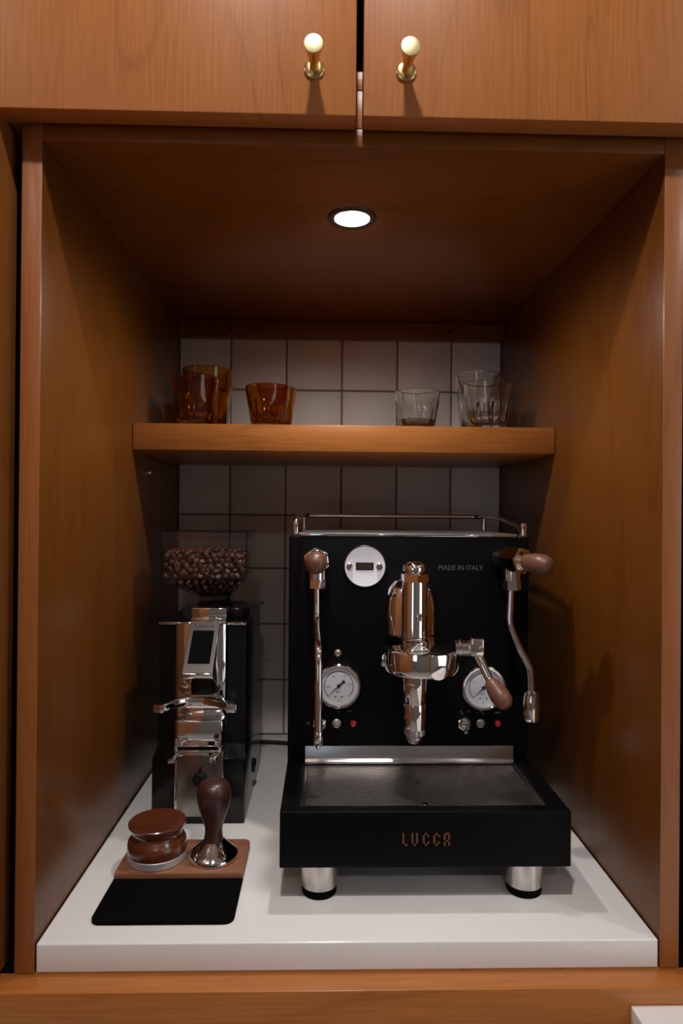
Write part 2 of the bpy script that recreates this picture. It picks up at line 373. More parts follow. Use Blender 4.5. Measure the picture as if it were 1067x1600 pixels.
# cup rail
rz = .4145
rail = obj('cup_rail', G().tube([(.2385, .2225, .4000), (.2385, .2235, .4070), (.2390, .236, .4120), (.2405, .29, .4140), (.2425, .42, rz), (.2470, .444, rz), (.2680, .452, rz), (.40, .452, rz), (.508, .452, rz), (.5280, .444, rz), (.5345, .42, rz), (.5360, .36, .4135), (.5375, .29, .4090), (.5385, .245, .4025), (.5385, .221, .3925)], .0036, 12, 6), M_chrome, em)
for x, y in ((.2425, .425), (.5345, .425)):
    obj('post', G().cyl((x, y, .390), (x, y, rz), .0030, 14), M_chrome, rail)
for x in (.2385, .5380):
    obj('post_foot', G().lathe([(.0052, 0), (.0052, .0015), (.0046, .002), (.0046, .0150), (.0036, .0175)], (x, .2225, .3895), (0, 0, 1), 20), M_chrome, rail)
# drip tray housing with a pocket
def pocket(o, i, z0, z1, zp, bev):
    b = bmesh.new(); (x0, x1, y0, y1), (a0, a1, c0, c1) = o, i
    def q(r_, z): return [b.verts.new(p) for p in ((r_[0], r_[2], z), (r_[1], r_[2], z), (r_[1], r_[3], z), (r_[0], r_[3], z))]
    B = q(o, z0); T = q(o, z1); I = q(i, z1); P = q(i, zp)
    b.faces.new(B[::-1]); b.faces.new(P)
    outer = []
    for k in range(4):
        k2 = (k+1) % 4
        b.faces.new((B[k], B[k2], T[k2], T[k])); b.faces.new((T[k], T[k2], I[k2], I[k])); b.faces.new((I[k], I[k2], P[k2], P[k]))
    es = [e for e in b.edges if all(v in B+T for v in e.verts) or (e.verts[0] in I and e.verts[1] in I)]
    bmesh.ops.bevel(b, geom=es, offset=bev, segments=3, profile=.5, affect='EDGES', clamp_overlap=True)
    return G().bm(b)
th = obj('drip_tray_housing', pocket((XL+.0005, XR+.0008, .0600, .2115), (.2505, .5245, .0755, .2085), .0405, .1005, .070, .0022), M_black, em)
obj('tray_pan', pocket((.2512, .5238, .0762, .2078), (.2535, .5215, .0785, .2055), .0705, .0985, .078, .0005), M_pan, em)
# perforated plate: staggered hexagonal holes, real openings
def perforated(x0, x1, y0, y1, z, pitch, hole):
    v = []; fs = []; R = pitch/math.sqrt(3); ry = pitch*math.sqrt(3)/2; j = 0; y = y0+ry/2
    while y < y1-ry/2:
        x = x0+pitch/2+(pitch/2 if j % 2 else 0)
        while x < x1-pitch/2:
            n = len(v)
            for rad, dz in ((R, 0), (hole, 0), (hole, -.0008)):
                for k in range(6):
                    t = PI/6+k*PI/3; v.append((x+rad*math.cos(t), y+rad*math.sin(t), z+dz))
            for k in range(6):
                k2 = (k+1) % 6; fs.append((n+k, n+k2, n+6+k2, n+6+k)); fs.append((n+6+k, n+6+k2, n+12+k2, n+12+k))
            x += pitch
        y += ry; j += 1
    return G().add(v, fs)
pp = obj('perforated_plate', perforated(.2560, .5195, .0815, .2040, .0972, .0039, .00155), M_plate, em)
obj('plate_edge', G().box(.2540, .5212, .0792, .0818, .0950, .0976, bev=.0005).box(.2540, .2565, .0792, .2045, .0950, .0973).box(.5187, .5212, .0792, .2045, .0950, .0973), M_steel, em)
obj('splash_strip', G().prism([(.2046, .1205), (.2036, .1205), (.2030, .1045), (.2000, .1015), (.2000, .0990), (.2046, .0990)], 'X', .2535, .5215, bev=.0003), M_steel, em, label='polished steel strip behind the drip tray')
obj('plate_knob', G().lathe([(.005, 0), (.005, .0012), (.003, .0022), (0, .0024)], (.3905, .0835, .0975), (0, 0, 1), 16), M_chrome, em)
# lettering on the housing
def lucca():
    g = G(); X0 = .3618; Z0, Z1 = .0640, .0778; s = .0021; w = .0070; Yf = .0598
    def bar(x0, x1, z0, z1): g.box(X0+x0, X0+x1, Yf, Yf+.0004, Z0+z0, Z0+z1)
    h = Z1-Z0; o = [0, .0097, .0219, .0331, .0443]
    bar(o[0], o[0]+s, 0, h); bar(o[0], o[0]+.0056, 0, s)
    bar(o[1], o[1]+s, 0, h); bar(o[1]+w-s, o[1]+w, 0, h); bar(o[1], o[1]+w, 0, s)
    for k in (2, 3):
        bar(o[k], o[k]+s, 0, h); bar(o[k], o[k]+w, h-s, h); bar(o[k], o[k]+w, 0, s); bar(o[k]+w-s, o[k]+w, h-.0046, h); bar(o[k]+w-s, o[k]+w, 0, .0046)
    bar(o[4], o[4]+s, 0, h-.0018); bar(o[4]+w-s, o[4]+w, 0, h-.0018); bar(o[4]+.0014, o[4]+w-.0014, h-s, h); bar(o[4], o[4]+w, .0046, .0046+s*.8)
    return g
obj('lettering', lucca(), M_copper, th, label='copper lettering reading LUCCA')
obj('lettering', G().text('MADE IN ITALY', (.4520, YB, .3497), .0064, .0002, width=.0575), M_silverp, fp, label='thin silver lettering reading MADE IN ITALY')
# feet
for x in (.2735, .5015):
    for y in (.0890, .4250):
        ft = obj('foot', G().lathe([(.0190, .009), (.0197, .0095), (.0197, .0405), (.0190, .0408)], (x, y, 0), (0, 0, 1), 48), M_steel, em, label='brushed steel foot')
        obj('rubber_pad', G().lathe([(.0175, 0), (.0188, .0010), (.0193, .0035), (.0193, .0088), (.0180, .0092)], (x, y, 0), (0, 0, 1), 40), M_rubber, ft)
# temperature display
pid = obj('temperature_display', G().lathe([(.0265, 0), (.0268, .001), (.0268, .0026), (.0255, .0032), (.0250, .0030), (0, .0030)], (.3282, YB, .3508), (0, -1, 0), 56), M_pid, em, label='round pale disc with a small digital display')
obj('rim', G().lathe([(.0272, 0), (.0272, .0022), (.0264, .0034), (.0257, .0034), (.0254, .0010)], (.3282, YB, .3508), (0, -1, 0), 56), M_chrome, pid)
obj('window', box(.3165, .3392, YB-.0034, YB-.0029, .3460, .3557), M_disp, pid)
obj('digits', G().text('888', (.3280, YB-.0034, .3508), .0066, .0002, width=.0175), M_seg, pid)
for x in (.3085, .3468):
    obj('screw', G().lathe([(.0040, .0028), (.0040, .0044), (.0030, .0054), (0, .0056)], (x, YB, .3508), (0, -1, 0), 24), M_chrome, pid)
# pressure gauges
def gauge(cx, cz, marks, lab):
    g = obj('pressure_gauge', G().lathe([(.0285, 0), (.0288, .004), (.0285, .0095), (.0270, .0112), (.0252, .0110), (.0243, .0098), (.0240, .0060)], (cx, YB, cz), (0, -1, 0), 56), M_chrome, em, label=lab)
    yf = YB-.0062
    obj('dial', G().lathe([(.0241, .0045), (.0241, .0060), (.0238, .0062), (0, .0062)], (cx, YB, cz), (0, -1, 0), 48), M_face, g)
    a0, a1 = math.radians(225), math.radians(-45); arc = G(); n = 40
    for rr, w in ((.0185, .00045),):
        v = []; fs = []
        for k in range(n+1):
            t = a0+(a1-a0)*k/n
            for q in (rr-w, rr+w): v.append((cx+q*math.cos(t), yf-.0001, cz+q*math.sin(t)))
        for k in range(n): fs.append((2*k, 2*k+1, 2*k+3, 2*k+2))
        arc.add(v, fs)
    for t_, s in marks: 
        t = math.radians(t_); arc.text(s, (cx+.0142*math.cos(t), yf, cz+.0142*math.sin(t)), .0031, .0001)
    arc.text('bar', (cx-.0005, yf, cz-.0072), .0032, .0001); arc.text('kl', (cx, yf, cz-.0185), .0024, .0001)
    for q in (-.0042, .0042): arc.lathe([(.0011, .0063), (0, .0064)], (cx+q, YB, cz-.0138), (0, -1, 0), 10)
    obj('dial_print', arc, M_blackp, g)
    t = math.radians(223); dx, dz = math.cos(t), math.sin(t); nx, nz = -dz, dx; yn = yf-.0012
    ne = G()
    ne.prism([(cx+dx*.0185, cz+dz*.0185), (cx+nx*.0007, cz+nz*.0007), (cx-dx*.006+nx*.0012, cz-dz*.006+nz*.0012), (cx-dx*.0098+nx*.0022, cz-dz*.0098+nz*.0022), (cx-dx*.0098-nx*.0022, cz-dz*.0098-nz*.0022), (cx-dx*.006-nx*.0012, cz-dz*.006-nz*.0012), (cx-nx*.0007, cz-nz*.0007)], 'Y', yn, yn+.0004)
    ne.cyl((cx, yf, cz), (cx, yn-.0006, cz), .0024, 16, .0003)
    obj('needle', ne, M_blackp, g)
    obj('glass', G().lathe([(.0250, .0100), (.0250, .0103), (0, .0106)], (cx, YB, cz), (0, -1, 0), 40), M_lens, g)
gauge(.2958, .1985, [(183, '0.5'), (120, '1.0'), (63, '1.5'), (8, '2.0')], 'round pressure gauge on the left, behind the steam wand')
gauge(.4812, .1965, [(150, '5'), (90, '10'), (30, '15')], 'round pressure gauge on the right, behind the lever')
# switches and lamps
def toggle(x, z):
    t = obj('toggle_switch', G().hexa((x, YB, z), (x, YB-.0025, z), .0088).lathe([(.0066, 0), (.0066, .0065), (.0055, .0072), (.0042, .0055), (0, .005)], (x, YB-.002, z), (0, -1, 0), 28), M_chrome, em)
    obj('lever', G().tube([(x, YB-.006, z), (x-.0005, YB-.011, z-.003), (x-.001, YB-.016, z-.0065)], [.0016, .0019, .0026], 12), M_chrome, t)
toggle(.2715, .1485); toggle(.4580, .1485)
for x, m, l in ((.2935, M_grey, 'clear indicator lamp'), (.3148, M_red, 'red indicator lamp'), (.4795, M_grey, 'clear indicator lamp'), (.5015, M_red, 'red indicator lamp')):
    il = obj('indicator_lamp', G().lathe([(.0042, 0), (.0042, .0015), (.0036, .0032), (.0020, .0042), (0, .0045)], (x, YB, .1490), (0, -1, 0), 24), m, em, label=l)
    if m is M_grey: obj('bezel', G().lathe([(.0056, 0), (.0056, .001), (.0043, .0018), (.0042, .001)], (x, YB, .1490), (0, -1, 0), 24), M_satin, il)
obj('screw', G().lathe([(.0050, 0), (.0050, .001), (.0036, .0024), (.0018, .0030), (.0012, .0018), (0, .0018)], (.2945, YB, .2395), (0, -1, 0), 24), M_chrome, em)
def icons():
    g = G(); z = .1630
    def st(x, z, a, L, w=.0005):
        dx, dz = math.cos(a)*L/2, math.sin(a)*L/2; nx, nz = -math.sin(a)*w, math.cos(a)*w
        g.prism([(x-dx+nx, z-dz+nz), (x+dx+nx, z+dz+nz), (x+dx-nx, z+dz-nz), (x-dx-nx, z-dz-nz)], 'Y', YB-.0003, YB+.0002)
    st(.4545, z, math.radians(-62), .0058); st(.4630, z+.0015, math.radians(45), .0036)
    st(.4745, z-.0008, math.radians(60), .0018); st(.4780, z+.0010, math.radians(80), .0014); st(.4815, z, math.radians(-58), .0052)
    for k in range(4): st(.4985+k*.0019, z, math.radians(65), .0026)
    st(.3100, z+.0015, math.radians(5), .0060, .0003); st(.2965, z+.001, math.radians(20), .003, .0003); st(.2560, .1490, PI/2, .0035); st(.2585, .1490, PI/2, .0035)
    return g
obj('symbols', icons(), M_silverp, fp, label='small printed symbols above the switches', kind='stuff')

# brew group
GX, GY = .3818, .125
gr = obj('brew_group', G().lathe([(.0128, .268), (.0142, .2715), (.0150, .2750), (.0150, .2770), (.0147, .2800), (.0146, .336), (.0140, .3395)], (GX, GY, 0), (0, 0, 1), 56), M_chrome, em, label='polished chrome brew group')
obj('neck', G().lathe([(.030, .268), (.0328, .271), (.0328, .300), (.0318, .312), (.0280, .325), (.0210, .335), (.0150, .338), (.0, .338)], (GX+.0020, .176, 0), (0, 0, 1), 56, sq=.82), M_chrome, gr)
obj('hex_nut', G().hexa((GX, GY, .3390), (GX, GY, .3490), .0165, .0008, rot=.60), M_chrome, gr)
obj('cap', G().lathe([(.0095, .3480), (.0105, .3500), (.0128, .3515), (.0132, .3550), (.0124, .3588), (.0095, .3616), (.004, .3630), (0, .3632)], (GX-.0006, GY, 0), (0, 0, 1), 40), M_chrome, gr)
obj('bleed_screw', G().lathe([(.0046, -.002), (.0046, .0022), (.0040, .0040), (.0028, .0046), (.0024, .0042), (.0022, .0020), (0, .0018)], (GX+.0032, GY-.0150, .3000), (0.1, -1, 0), 20), M_chrome, gr)
obj('bell', G().lathe([(.0300, .2300), (.0360, .2306), (.0415, .2325), (.0440, .2360), (.0446, .2400), (.0446, .2575), (.0440, .2598), (.0425, .2605), (.0300, .2625), (.0180, .2650), (.0160, .271)], (.3915, .138, 0), (0, 0, 1), 72), M_chrome, gr)
obj('bell_ear', G().box(.3440, .3490, .128, .146, .239, .253, bev=.002), M_chrome, gr)
def ushape():
    pts = []; hw = .0112; zt = .2615; zb = .2335; cx = 0
    pts = [(-hw, zt), (-hw, zb+.010)] + [(-hw+.010-.010*math.cos(t), zb+.010-.010*math.sin(t)) for t in [PI/8*k for k in range(1, 5)]] + [(hw-.010+.010*math.sin(t), zb+.010-.010*math.cos(t)) for t in [PI/8*k for k in range(0, 4)]] + [(hw, zb+.010), (hw, zt)]
    g = G().prism(pts, 'Y', -.003, .006, bev=.0006)
    a = math.radians(17); ca, sa = math.cos(a), math.sin(a); c = (.3915+math.sin(a)*.0452, .138-math.cos(a)*.0452)
    g.v = [(c[0]+x*ca-y*sa, c[1]+x*sa+y*ca, z-.0012) for x, y, z in g.v]; return g
obj('flat_pad', ushape(), M_chrome, gr)
def emblem():
    g = G(); c = (GX+.0035, GY-.0158); z = .2668
    def st(x0, z0, x1, z1, w=.0004):
        d = Vector((x1-x0, z1-z0)).normalized()*w; n = (-d[1], d[0])
        g.prism([(c[0]+x0+n[0], z+z0+n[1]), (c[0]+x1+n[0], z+z1+n[1]), (c[0]+x1-n[0], z+z1-n[1]), (c[0]+x0-n[0], z+z0-n[1])], 'Y', c[1]-.0004, c[1])
    st(-.0085, -.003, -.001, .0035); st(-.001, .0035, .0095, -.003); st(-.0085, -.003, .0095, -.003)
    g.text('vst', (c[0]-.0003, c[1]-.0001, z-.0010), .0024, .0002)
    return g
obj('collar', G().lathe([(.0155, .2600), (.0165, .2620), (.0162, .2710), (.0148, .2725)], (GX, GY-.002, 0), (0, 0, 1), 40), M_chrome, gr)
obj('emblem', (lambda g: (setattr(g, 'v', [(x, y-.0046, z) for x, y, z in g.v]), g)[1])(emblem()), M_whitep, gr, label='small triangular emblem')
LX, LY = .3812, .113
obj('lower_valve', G().lathe([(.0139, .2315), (.0139, .2255), (.0132, .2247), (.0131, .2030), (.0126, .2022), (.0126, .2010), (.0128, .2002), (.0124, .1735), (.0122, .1725)], (LX, LY, 0), (0, 0, 1), 48), M_chrome, gr)
def knurl():
    g = G(); v = []; fs = []; n = 40; prof = [(.0121, .1725), (.0121, .1660), (.0100, .1640)]
    for i, (rr, z) in enumerate(prof):
        for k in range(n):
            q = rr-(.0007 if k % 2 and i < 2 else 0); t = 2*PI*k/n; v.append((LX+q*math.cos(t), LY+q*math.sin(t), z))
    for i in range(2):
        for k in range(n): fs.append((i*n+k, (i+1)*n+k, (i+1)*n+(k+1) % n, i*n+(k+1) % n))
    fs.append(tuple(2*n+k for k in range(n)))
    g.add(v, fs); g.lathe([(.0088, .165), (.0088, .1605), (.0070, .1587), (.0060, .1560), (.0040, .1555), (0, .1555)], (LX-.0008, LY, 0), (0, 0, 1), 28); return g
obj('drain_nozzle', knurl(), M_satin, gr)
# brew lever
lv = obj('brew_lever', G().box(.4425, .4588, .100, .128, .2570, .2778, bev=.0028, seg=3), M_chrome, em, label='chrome brew lever with walnut handle')
obj('shaft', G().cyl((.428, .118, .2640), (.446, .117, .2640), .0090, 36).cyl((.4325, .118, .2640), (.4350, .118, .2640), .0102, 36), M_chrome, lv)
obj('set_screw', G().lathe([(.0024, 0), (.0024, .0008), (.0012, .0014), (0, .0010)], (.4535, .100, .2680), (0, -1, 0), 16), M_chrome, lv)
obj('rod', G().tube([(.4525, .110, .2590), (.4570, .105, .2475), (.4625, .099, .2340), (.4660, .095, .2270)], [.0052, .0052, .0046, .0044], 18), M_chrome, lv)
def handle(p0, p1, rad, seg=32, pw=(.50, .80)):
    p0 = Vector(p0); p1 = Vector(p1); L = (p1-p0).length
    return G().lathe([(0, 0), (rad*.46, .0003), (rad*.62, L*.06), (rad*.80, L*.20), (rad*.94, L*.40), (rad, L*.58), (rad*.95, L*.75), (rad*.80, L*.88), (rad*.55, L*.96), (rad*.25, L*.995), (0, L)], p0, p1-p0, seg)
obj('handle', handle((.4635, .098, .2315), (.4785, .076, .2065), .0112), M_walknob, lv, label='walnut lever handle')
# steam wand on the left
sx, sz = .2665, .3600
sv = obj('steam_valve', G().lathe([(.0125, 0), (.0125, .010), (.0110, .012), (.0110, .020)], (sx, YB, sz), (0, -1, 0), 32).hexa((sx, YB-.018, sz), (sx, YB-.040, sz), .0165, .001, rot=.12).lathe([(.0125, 0), (.0105, .006)], (sx, YB-.040, sz), (0, -1, 0), 32), M_chrome, em, label='chrome steam valve on the left')
obj('handle', handle((sx+.0002, YB-.043, sz), (sx-.0004, .118, sz-.0005), .0135), M_walknob, sv, label='round walnut knob')
obj('fitting', G().lathe([(.0100, .352), (.0100, .3365)], (sx+.0006, .172, 0), (0, 0, 1), 32).hexa((sx+.0006, .172, .3370), (sx+.0006, .172, .3255), .0110, .0007, rot=.3).box(sx-.012, sx+.0135, .170, .174, .3585, .3615), M_chrome, sv)
obj('wand', G().tube([(.2670, .172, .327), (.2674, .172, .300), (.2676, .166, .286), (.2690, .140, .271), (.2700, .126, .262), (.2704, .119, .248), (.2707, .115, .225), (.2708, .112, .170)], [.0038, .0038, .0040, .0042, .0042, .0043, .0044, .0044], 18), M_chrome, sv)
obj('tip', G().lathe([(.0047, .170), (.0055, .168), (.0056, .160), (.0046, .1535), (.0028, .1510), (.0016, .1490), (0, .1487)], (.2708, .1118, 0), (0, 0, 1), 24), M_chrome, sv)
# water wand on the right
wx, wz = .5060, .3610
ax = Vector((.52, -.85, -.02)).normalized(); p = Vector((.5045, .183, .3622))
wv = obj('water_valve', G().lathe([(.0125, 0), (.0125, .020)], (.5025, YB, wz), (.2, -1, 0), 32).hexa(p, p+ax*.028, .0172, .001, rot=.35).lathe([(.0128, 0), (.0100, .005)], p+ax*.028, ax, 32), M_chrome, em, label='chrome hot water valve on the right')
obj('handle', handle(p+ax*.029, p+ax*.029+Vector((.0215, -.0370, -.0030)), .0128), M_walknob, wv, label='walnut knob pointing right')
obj('fitting', G().lathe([(.0102, .356), (.0102, .3365)], (wx+.0030, .172, 0), (0, 0, 1), 32).hexa((wx+.0030, .172, .3370), (wx+.0030, .172, .3245), .0112, .0007, rot=.2), M_chrome, wv)
obj('wand', G().tube([(.5078, .172, .326), (.5070, .171, .305), (.5062, .170, .288), (.5085, .169, .276), (.5190, .168, .252), (.5295, .167, .232), (.5320, .166, .220), (.5330, .166, .197)], .0042, 18), M_chrome, wv)
obj('nozzle', G().lathe([(.0050, .202), (.0078, .200), (.0098, .194), (.0106, .186), (.0106, .1695), (.0098, .1670), (.0085, .1650), (.0070, .1655), (.0066, .170), (0, .170)], (.5328, .166, 0), (0, 0, 1), 36), M_chrome, wv)

# ------------------------------------------------------------------ grinder
gd = thing('coffee_grinder', 'black coffee grinder with chrome front and a clear bean hopper', 'coffee grinder', (.11, .35, 0))
def loft(rects):
    v = []; fs = []
    for (x0, x1, y0, y1, z) in rects: v += [(x0, y0, z), (x1, y0, z), (x1, y1, z), (x0, y1, z)]
    for i in range(len(rects)-1):
        for k in range(4): a, b = i*4+k, i*4+(k+1) % 4; fs.append((a, b, b+4, a+4))
    fs.append((3, 2, 1, 0)); n = 4*len(rects)-4; fs.append((n, n+1, n+2, n+3)); return v, fs
def bevloft(rects, bev):
    v, fs = loft(rects); b = bmesh.new(); vs = [b.verts.new(p) for p in v]
    for q in fs: b.faces.new([vs[i] for i in q])
    bmesh.ops.bevel(b, geom=b.edges[:], offset=bev, segments=2, profile=.5, affect='EDGES', clamp_overlap=True); return G().bm(b)
hs = obj('housing', bevloft([(.0470, .1712, .250, .465, 0.0), (.0470, .1712, .250, .465, .0865), (.0520, .1705, .2625, .460, .1035), (.0520, .1705, .2625, .455, .2660)], .0015), M_blackg, gd, sharp=25)
for x0_, x1_ in ((.0520, .0985), (.1440, .1705)): obj('front_trim', box(x0_, x1_, .2590, .2640, .2655, .2690, bev=.0010), M_chrome, gd, label='thin chrome edge along the top')
obj('spine', G().prism([(.0765, .2625), (.0765, .2560), (.0810, .2520), (.1400, .2520), (.1440, .2540), (.1475, .2600), (.1475, .2625)], 'Z', .1430, .2680, bev=.0006), M_chrome, gd)
obj('crown', G().box(.0970, .1445, .2500, .2760, .2690, .2760, bev=.0015).box(.0970, .1445, .2560, .2760, .2755, .2890, bev=.0015), M_chrome, gd)
# angled display head
hd = obj('display_head', G().prism([(.2540, .2720), (.2480, .2725), (.1900, .2150), (.1915, .2085), (.2000, .2065), (.2400, .1880), (.2540, .1880)], 'X', .0980, .1375, bev=.0016), M_chrome, gd, sharp=30)
t0, t1 = Vector((0, .2480, .2725)), Vector((0, .1900, .2150)); dn = (t1-t0).normalized(); nn = Vector((0, -dn.z, dn.y)); nn = nn if nn.z > 0 else -nn
def on_head(x0, x1, a, b, h0, h1):
    g = G(); v = []
    for x in (x0, x1):
        for s in (a, b):
            for h in (h0, h1): v.append(Vector((x, 0, 0))+t0+dn*s+nn*h)
    g.add(v, [(0,1,3,2), (4,6,7,5), (0,4,5,1), (2,3,7,6), (0,2,6,4), (1,5,7,3)]); return g
Ld = (t1-t0).length
obj('face_plate', on_head(.0990, .1365, .0015, Ld-.0015, 0, .0006), M_headface, hd)
obj('screen', on_head(.1035, .1318, .0160, Ld-.0150, .0005, .0011), M_screen, hd, label='dark glossy screen')
Rt = Matrix((Vector((1,0,0)), -dn, nn)).transposed()
obj('lettering', G().text('LIBRA', Vector((.1180, 0, 0))+t0+dn*.0090+nn*.0007, .0052, .0001, width=.026, rotm=Rt), M_blackp, hd)
obj('chute', G().prism([(.099, .2535), (.104, .222), (.132, .222), (.1375, .2535)], 'Z', .1800, .2000, bev=.002), M_blackg, gd)
# upper fork: horizontal crescent opening to the front
def crescent(cx, cy, ri, ro, a0, a1, z0, z1, n=24, bev=.001):
    pts = [(cx+ro*math.cos(math.radians(a0+(a1-a0)*k/n)), cy+ro*math.sin(math.radians(a0+(a1-a0)*k/n))) for k in range(n+1)]
    pts += [(cx+ri*math.cos(math.radians(a1-(a1-a0)*k/n)), cy+ri*math.sin(math.radians(a1-(a1-a0)*k/n))) for k in range(n+1)]
    return G().prism(pts, 'Z', z0, z1, bev=bev)
obj('upper_fork', crescent(.1135, .1920, .0400, .0530, 8, 172, .1640, .1740).box(.090, .137, .238, .262, .1650, .1790, bev=.002), M_chrome, gd, sharp=30)
obj('guard', G().prism([(.0785, .2625), (.0785, .2400), (.0830, .2330), (.1430, .2330), (.1465, .2390), (.1465, .2625)], 'Z', .1080, .1440, bev=.003, seg=3), M_chrome, gd, sharp=30)
lf = G().box(.0835, .1420, .226, .234, .0985, .1060, bev=.0015)
for x in (.0842, .1365): lf.prism([(x-.0045, .198), (x+.0045, .198), (x+.0055, .232), (x-.0035, .232)], 'Z', .1000, .1055, bev=.0012)
for x in (.0842, .1410): lf.prism([(x-.002, .226), (x+.002, .226), (x+.002, .232), (x-.002, .232)], 'Z', .104, .122, bev=.0008)
obj('lower_fork', lf, M_chrome, gd)
obj('front_plate', box(.0795, .1440, .2415, .2505, .0130, .1010, bev=.0012), M_fplate, gd)
for x0_, x1_ in ((.0795, .0825), (.1410, .1440)): obj('plate_border', box(x0_, x1_, .2400, .2505, .0135, .1000, bev=.0008), M_chrome, gd)
obj('clamp_knob', G().lathe([(.0085, 0), (.0090, .002), (.0090, .009), (.0075, .011), (0, .0115)], (.1135, .2415, .0650), (0, -1, 0), 24).prism([(.1120, .072), (.1150, .072), (.1145, .0795), (.1125, .0795)], 'Y', .2370, .2412), M_blackm, gd)
obj('adjustment_dial', G().lathe([(.0175, .266), (.0180, .268), (.0180, .280), (.0165, .2825), (0, .2825)], (.1510, .315, 0), (0, 0, 1), 40), M_blackg, gd)
obj('hopper_gate', G().prism([(.110, .330), (.178, .322), (.186, .3235), (.1875, .328), (.186, .3325), (.178, .334), (.110, .345)], 'Z', .2850, .2876, bev=.0008).cyl((.1862, .328, .2862), (.1862, .328, .2895), .003, 14), M_blackm, gd)
obj('rocker_switch', G().box(.1708, .1738, .355, .367, .028, .046, bev=.0006).box(.1735, .1755, .356, .366, .037, .0455, bev=.0006), M_blackm, gd)
# hopper: thin clear walls
hx0, hx1, hy0, hy1, hz0, hz1 = .0455, .1655, .296, .402, .3235, .391
nx0, nx1, ny0, ny1, nz = .0920, .1385, .322, .372, .2860
def shell():
    v, fs = loft([(nx0, nx1, ny0, ny1, nz), (nx0, nx1, ny0, ny1, .2960), (hx0, hx1, hy0, hy1, hz0), (hx0, hx1, hy0, hy1, hz1)])
    return G().add(v, fs[:12])
hp = obj('hopper', shell(), M_smoke, gd, label='smoky clear plastic bean hopper', sharp=10)
obj('lid', G().box(hx0-.0008, hx1+.0008, hy0-.0008, hy1+.0008, hz1-.0105, hz1+.0005), M_smoke, hp)
edge = G()
for x in (hx0, hx1): edge.box(x-.0006, x+.0006, hy0-.0006, hy0+.0006, hz0, hz1)
edge.box(hx0-.001, hx1+.001, hy0-.0012, hy0+.0004, hz1-.0004, hz1+.0012); edge.box(hx1-.0004, hx1+.0012, hy0, hy1, hz1-.0004, hz1+.0012); edge.box(hx0-.0004, hx1+.0004, hy0-.0006, hy0+.0004, hz0-.0004, hz0+.0006)
obj('seams', edge, M_blackg, hp)
obj('throat', G().lathe([(.0250, .2660), (.0262, .268), (.0262, .284), (.0235, .287), (.0235, .2895), (.0205, .2895), (.0205, .2680)], (.1152, .347, 0), (0, 0, 1), 40), M_blackg, gd)

# ------------------------------------------------------------------ coffee beans
def bean_mesh():
    b = bmesh.new(); bmesh.ops.create_uvsphere(b, u_segments=10, v_segments=7, radius=1)
    for v in b.verts:
        x, y, z = v.co; fl = z < 0
        groove = .35*math.exp(-(y/.22)**2) if z > .25 else 0
        v.co = Vector((x*.0054, y*.0039, (z*.0026 if z > 0 else z*.0034)-groove*.0026))
    me = bpy.data.meshes.new('coffee_bean'); b.to_mesh(me); b.free()
    me.polygons.foreach_set('use_smooth', [True]*len(me.polygons)); me.materials.append(M_bean); return me
BM = bean_mesh(); nb = 0
def bean(x, y, z, flat=False, face=None):
    global nb
    o = bpy.data.objects.new('coffee_bean', BM); C.objects.link(o); o.location = (x, y, z)
    if face == 'F': e = Vector((random.uniform(-1,1), -1, random.uniform(-.8,1.1)))
    elif face == 'R': e = Vector((1, random.uniform(-.5,.5), random.uniform(-.3,.9)))
    else: e = Vector((random.uniform(-.7,.7), random.uniform(-.9,.3), 1))
    q = e.to_track_quat('Z', 'Y') @ Matrix.Rotation(random.uniform(0, PI) if face is None else random.uniform(-1.4, 1.4), 3, 'Z').to_quaternion()
    o.rotation_mode = 'QUATERNION'; o.rotation_quaternion = q
    s = random.uniform(.85, 1.05); o.scale = (s, s, s)
    o['label'] = 'roasted brown coffee bean heaped in the clear grinder hopper'; o['category'] = 'coffee bean'; o['group'] = 'coffee beans in the hopper'; nb += 1
def top_z(x): return .3585+.0025*math.sin((x-.045)*40)
nxn = 12
for row in range(5):                       # beans pressed against the front pane
    for k in range(nxn):
        x = hx0+.0065+(hx1-hx0-.013)*(k+(.5 if row % 2 else 0)*.9)/(nxn-.5)
        z = hz0+.0050+row*.0068+random.uniform(-.0012,.0012)
        if x < hx1-.004: bean(x+random.uniform(-.0022,.0022), hy0+.0062+random.uniform(0,.0025), z+random.uniform(-.001,.001), face='F')
for row in range(5):                       # beans against the right pane
    for k in range(9):
        y = hy0+.016+(hy1-hy0-.024)*(k+(.5 if row % 2 else 0)*.8)/8.6
        bean(hx1-.0064-random.uniform(0,.001), y, hz0+.0050+row*.0068+random.uniform(-.001,.001), face='R')
for i in range(12):                        # loose top layer
    for j in range(10):
        x = hx0+.008+(hx1-hx0-.016)*(i+random.uniform(-.25,.25)+.2)/11.6; y = hy0+.008+(hy1-hy0-.016)*(j+random.uniform(-.25,.25)+.2)/9.6
        x = min(max(x, hx0+.0068), hx1-.0068); y = min(max(y, hy0+.0068), hy1-.0068)
        bean(x, y, top_z(x)+random.uniform(-.001,.003)+(.004 if .3*11 < i < 11 and 1 < j < 8 and random.random() < .35 else 0))
for row, (z, inset) in enumerate([(.3185, .010), (.3120, .019), (.3055, .028)]):   # beans on the sloping front of the funnel
    t = (hz0-z)/(hz0-.296); y = hy0+(ny0-hy0)*t+.0075
    n = 10-row*2; xa = hx0+(nx0-hx0)*t+.007; xb = hx1+(nx1-hx1)*t-.007
    for k in range(n): bean(xa+(xb-xa)*k/(n-1), y, z+random.uniform(-.001,.001), face='F')
